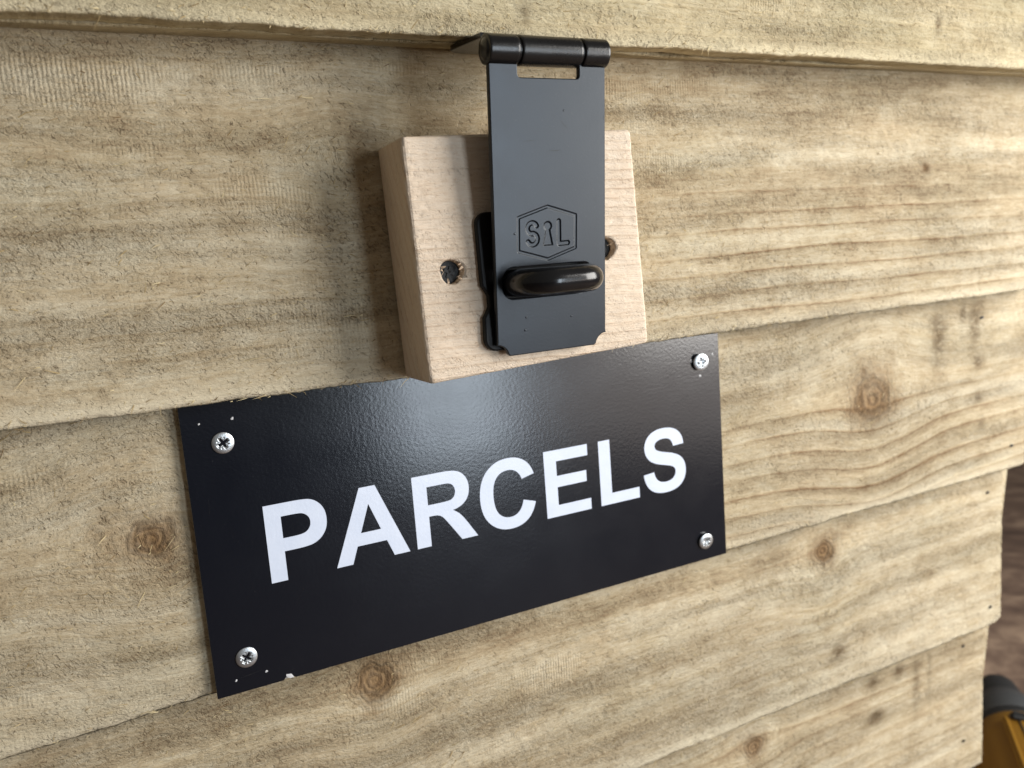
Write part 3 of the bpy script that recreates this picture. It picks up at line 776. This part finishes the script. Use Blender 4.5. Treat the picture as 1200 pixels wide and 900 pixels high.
GL = {
 'P': (1366, 'M 149 0 L 149 1466 L 624 1466 Q 894 1466 976 1444 Q 1102 1411 1187 1300 Q 1272 1190 1272 1015 Q 1272 880 1223 788 Q 1174 696 1098 643 Q 1023 591 945 574 Q 839 553 638 553 L 445 553 L 445 0|M 445 1218 L 445 803 L 607 803 Q 782 803 841 826 Q 900 849 933 898 Q 967 947 967 1012 Q 967 1092 920 1144 Q 873 1196 801 1209 Q 748 1218 588 1218'),
 'A': (1479, 'M 1471 0 L 1149 0 L 1021 333 L 435 333 L 314 0 L 0 0 L 571 1466 L 884 1466|M 926 580 L 724 1124 L 526 580'),
 'R': (1479, 'M 150 0 L 150 1466 L 773 1466 Q 1008 1466 1114 1426 Q 1221 1387 1285 1286 Q 1349 1185 1349 1055 Q 1349 890 1252 782 Q 1155 675 962 647 Q 1058 591 1120 524 Q 1183 457 1289 286 L 1468 0 L 1114 0 L 900 319 Q 786 490 744 534 Q 702 579 655 595 Q 608 612 506 612 L 446 612 L 446 0|M 446 846 L 665 846 Q 878 846 931 864 Q 984 882 1014 926 Q 1044 970 1044 1036 Q 1044 1110 1004 1155 Q 965 1201 893 1213 Q 857 1218 677 1218 L 446 1218'),
 'C': (1479, 'M 1087 539 L 1374 448 Q 1308 208 1154 91 Q 1001 -25 765 -25 Q 473 -25 285 174 Q 97 374 97 720 Q 97 1086 286 1288 Q 475 1491 783 1491 Q 1052 1491 1220 1332 Q 1320 1238 1370 1062 L 1077 992 Q 1051 1106 968 1172 Q 886 1238 768 1238 Q 605 1238 503 1121 Q 402 1004 402 742 Q 402 464 502 346 Q 602 228 762 228 Q 880 228 965 303 Q 1050 378 1087 539'),
 'E': (1366, 'M 149 0 L 149 1466 L 1236 1466 L 1236 1218 L 445 1218 L 445 893 L 1181 893 L 1181 646 L 445 646 L 445 247 L 1264 247 L 1264 0'),
 'L': (1251, 'M 157 0 L 157 1466 L 453 1466 L 453 247 L 1189 247 L 1189 0'),
 'S': (1366, 'M 74 477 L 362 505 Q 388 360 467 292 Q 547 224 682 224 Q 825 224 897 284 Q 970 345 970 426 Q 970 478 939 514 Q 909 551 833 578 Q 781 596 596 642 Q 358 701 262 787 Q 127 908 127 1082 Q 127 1194 190 1291 Q 254 1389 373 1440 Q 493 1491 662 1491 Q 938 1491 1077 1370 Q 1217 1249 1224 1047 L 928 1034 Q 909 1147 846 1196 Q 784 1246 659 1246 Q 530 1246 457 1193 Q 410 1159 410 1102 Q 410 1050 454 1013 Q 510 966 726 915 Q 942 864 1045 809 Q 1149 755 1207 660 Q 1266 566 1266 427 Q 1266 301 1196 191 Q 1126 81 998 27 Q 870 -26 679 -26 Q 401 -26 252 102 Q 103 231 74 477'),
}
def letter_mesh(ch, x, z, k):
    V = []; F = []
    cs = parse(GL[ch][1]); fi = []; bi = []; pts = []
    for p in cs:
        a = len(V); V += [(x+u*k, -0.00012, z+v*k) for u, v in p]; b_ = len(V); V += [(x+u*k, 0.00002, z+v*k) for u, v in p]
        n = len(p); pts.append([Vector((u, v, 0)) for u, v in p]); fi += list(range(a, a+n))
        for i in range(n): j = (i+1) % n; F.append((a+i, a+j, b_+j, b_+i))
    for t in tessellate_polygon(pts): F.append(tuple(fi[i] for i in t))
    me = pyd('letter', V, F)
    bm = bmesh.new(); bm.from_mesh(me); bmesh.ops.recalc_face_normals(bm, faces=bm.faces); bm.to_mesh(me); bm.free()
    return me
K = 0.0275/1466; xx = 0.0222-149*K
for ch in 'PARCELS':
    o = put('letter', letter_mesh(ch, xx, 0.0358, K), M['letter'], sgn, smooth=False)
    o['label'] = 'white capital letter '+ch
    xx += GL[ch][0]*K
# zinc screws with a cross recess
def screw_mesh(cx, cz, r, y0, rot, tilt=(0, 0)):
    nr_, na = 26, 96; V = []; F = []
    Rm = Matrix.Rotation(tilt[0], 3, 'X') @ Matrix.Rotation(tilt[1], 3, 'Z')
    for i in range(nr_+1):
        rr_ = r*i/nr_
        for k in range(na):
            th = 2*math.pi*k/na; a = th-rot; x = rr_*math.cos(a)/r; y = rr_*math.sin(a)/r; ro = rr_/r
            h = 0.00040*(1-ro**4)
            arm = min(abs(x), abs(y)); lim = max(abs(x), abs(y))
            cross = 1-float(sstep(0.10, 0.17, np.float64(arm)))
            cross *= 1-float(sstep(0.50, 0.60, np.float64(lim)))
            fine_ = 1-float(sstep(0.02, 0.06, np.float64(min(abs(x-y), abs(x+y))/1.414)))
            fine_ *= 1-float(sstep(0.50, 0.58, np.float64(ro)))
            ctr = 1-float(sstep(0.18, 0.26, np.float64(ro)))
            h -= max(0.00095*cross*(1-0.6*lim), 0.00035*fine_, 0.00065*ctr)
            v = Rm @ Vector((rr_*math.cos(th), -h, rr_*math.sin(th)))
            V.append(Vector((cx, y0, cz))+v)
    for i in range(nr_):
        for k in range(na): k2 = (k+1) % na; F.append((i*na+k, (i+1)*na+k, (i+1)*na+k2, i*na+k2))
    base = len(V)
    for k in range(na):
        th = 2*math.pi*k/na; V.append(Vector((cx, 0, cz))+Rm @ Vector((r*0.93*math.cos(th), y0+0.0009, r*0.93*math.sin(th))))
    for k in range(na): k2 = (k+1) % na; F.append((nr_*na+k, base+k, base+k2, nr_*na+k2))
    me = pyd('screw', V, F)
    bm = bmesh.new(); bm.from_mesh(me); bmesh.ops.remove_doubles(bm, verts=bm.verts, dist=1e-6); bmesh.ops.recalc_face_normals(bm, faces=bm.faces); bm.to_mesh(me); bm.free()
    return me
for (cx, cz, r, y0, rt, tl) in ((0.0123, 0.0872, 0.0036, -0.0003, 0.5, (0, 0)), (0.0109, 0.0121, 0.0036, -0.0003, 0.9, (0, 0)), (0.2108, 0.0899, 0.0037, -0.0017, 0.2, (0.05, -0.12)), (0.2098, 0.0088, 0.0036, -0.0012, 0.7, (0.1, -0.05))):
    put('screw', screw_mesh(cx, cz, r, y0, rt, tl), M['zinc'], sgn, smooth=True)
    # collar of shadowed shank under the proud heads
    if y0 < -0.001:
        bm = bmesh.new(); bmesh.ops.create_cone(bm, cap_ends=True, segments=24, radius1=r*0.55, radius2=r*0.8, depth=-y0-0.0002)
        bmesh.ops.rotate(bm, verts=bm.verts, matrix=Matrix.Rotation(math.radians(90), 3, 'X')); bmesh.ops.translate(bm, verts=bm.verts, vec=(cx, y0/2+0.0004, cz))
        put('screw_shank', from_bm('screw_shank', bm), M['zinc'], sgn, smooth=True)
# chipped spots and staple marks where the laminate is broken through, and pale marks by the top-right screw
def chip(cx, cz, r, seed, ex=1.0, ang=0.0):
    rr_ = random.Random(seed); n = 9; V = [(0, -0.00012, 0)]
    for k in range(n):
        th = 2*math.pi*k/n; q = r*rr_.uniform(0.5, 1.2); a, b_ = q*math.cos(th)*ex, q*math.sin(th)
        V.append((a*math.cos(ang)-b_*math.sin(ang), -0.00003, a*math.sin(ang)+b_*math.cos(ang)))
    V = [(cx+a, b_, cz+c_) for a, b_, c_ in V]
    put('chip', pyd('chip', V, [(0, k+1, (k+1) % n+1) for k in range(n)]), M['chip'], sgn)
for k, a in enumerate(((0.0057, 0.0945, 0.0004, 0.9), (0.0162, 0.0948, 0.00045, 1.5), (0.0066, 0.0048, 0.00042, 1.0), (0.0168, 0.0051, 0.0005, 1.2), (0.2065, 0.0908, 0.0005, 2.2), (0.2185, 0.0925, 0.0003, 2.0), (0.0245, 0.0009, 0.0009, 1.8), (0.2112, 0.0838, 0.0006, 1.6), (0.2088, 0.0905, 0.0005, 2.4))):
    chip(a[0], a[1], a[2], k, a[3], 0.4*k)
for pts in ([(0.0075, 0.0053), (0.011, 0.0056), (0.0155, 0.0062)], [(0.0300, 0.0278), (0.0325, 0.0312)], [(0.0055, 0.0690), (0.0053, 0.0640)], [(0.195, 0.0720), (0.205, 0.0760)], [(0.026, 0.0938), (0.031, 0.0946)]):
    o = put('scratch', sliver(pts, 0.00008, lambda u, v: (u, -0.00006, v)), M['black_steel'], sgn)

# ------------------------------------------------------------------ cordless drill lying behind the end of the box (upright space)
def drill():
    d = bpy.data.objects.new('cordless_drill', None); col.objects.link(d); d.empty_display_size = 0.05
    tag(d, 'yellow and black cordless drill on the floor beyond the box', 'drill')
    def lathe(name, prof, mat, n=40, parent=d, squash=1.0):
        V = []; F = []
        for s, r in prof:
            for k in range(n): th = 2*math.pi*k/n; V.append((r*math.cos(th), s, r*math.sin(th)*squash))
        for i in range(len(prof)-1):
            for k in range(n): k2 = (k+1) % n; F.append((i*n+k, i*n+k2, (i+1)*n+k2, (i+1)*n+k))
        F.append(tuple(range(n))[::-1]); F.append(tuple(range((len(prof)-1)*n, len(prof)*n)))
        me = pyd(name, V, F); bm = bmesh.new(); bm.from_mesh(me); bmesh.ops.recalc_face_normals(bm, faces=bm.faces); bm.to_mesh(me); bm.free()
        o = bpy.data.objects.new(name, me); me.materials.append(M[mat]); col.objects.link(o); o.parent = parent
        for p in me.polygons: p.use_smooth = True
        return o
    def boxy(name, dims, loc, mat, bev, rx=0.0, parent=d):
        bm = bmesh.new(); bmesh.ops.create_cube(bm, size=1)
        for v in bm.verts: v.co = Vector((v.co.x*dims[0], v.co.y*dims[1], v.co.z*dims[2]))
        bmesh.ops.bevel(bm, geom=bm.edges[:], offset=bev, segments=3, affect='EDGES')
        bmesh.ops.rotate(bm, verts=bm.verts, matrix=Matrix.Rotation(rx, 3, 'Z')); bmesh.ops.translate(bm, verts=bm.verts, vec=loc)
        me = from_bm(name, bm); me.materials.append(M[mat]); o = bpy.data.objects.new(name, me); col.objects.link(o); o.parent = parent
        for p in me.polygons: p.use_smooth = False
        return o
    # local: axis along y, nose at +y, handle along +x, lying on its side
    lathe('chuck', [(0.098, 0.006), (0.097, 0.012), (0.088, 0.0175), (0.064, 0.021), (0.060, 0.021)], 'black_plastic')
    lathe('clutch_collar', [(0.061, 0.021), (0.060, 0.0235), (0.042, 0.0285), (0.022, 0.0310), (0.0205, 0.0300)], 'grey_plastic')
    lathe('collar_band', [(0.0210, 0.0305), (0.0205, 0.0318), (0.0120, 0.0322), (0.0110, 0.0310)], 'black_plastic')
    b_ = lathe('body', [(0.0120, 0.0315), (0.0110, 0.0330), (-0.010, 0.0345), (-0.070, 0.0345), (-0.090, 0.0325), (-0.094, 0.029)], 'yellow')
    lathe('rear_cap', [(-0.0925, 0.0315), (-0.094, 0.0320), (-0.112, 0.030), (-0.120, 0.022)], 'black_plastic')
    for s in (-1, 1):
        boxy('body_rib', (0.005, 0.070, 0.006), (s*0.014, -0.036, 0.0330), 'yellow', 0.002, parent=b_)
    boxy('seam', (0.0012, 0.080, 0.002), (-0.004, -0.040, 0.0340), 'black_plastic', 0.0003, rx=0.02, parent=b_)
    for q in range(4): boxy('vent', (0.014, 0.003, 0.003), (0.012, -0.060-0.007*q, 0.0318), 'black_plastic', 0.0008, parent=b_)
    boxy('switch', (0.012, 0.008, 0.006), (-0.004, 0.001, 0.0345), 'black_plastic', 0.002, parent=b_)
    boxy('handle', (0.120, 0.040, 0.034), (0.075, -0.050, 0.0), 'yellow', 0.012, rx=-0.15)
    boxy('grip', (0.090, 0.043, 0.030), (0.080, -0.0505, 0.0), 'black_plastic', 0.012, rx=-0.15)
    boxy('trigger', (0.028, 0.014, 0.018), (0.046, -0.024, 0.0), 'black_plastic', 0.005)
    boxy('battery', (0.050, 0.110, 0.062), (0.158, -0.050, 0.0), 'black_plastic', 0.008, rx=-0.15)
    return d
dr = drill()
dr_up = Matrix.Translation((0.580, 0.055, FLOOR_Z+0.0348)) @ Matrix.Rotation(math.radians(-46), 4, 'Z')
dr.matrix_world = TILT.inverted() @ dr_up

# ------------------------------------------------------------------ stand the board frame upright
bpy.context.view_layer.update()
for o in list(scene.objects):
    if o.parent is None and o.type in ('MESH', 'EMPTY'):
        o.matrix_world = TILT @ o.matrix_world
bpy.context.view_layer.update()
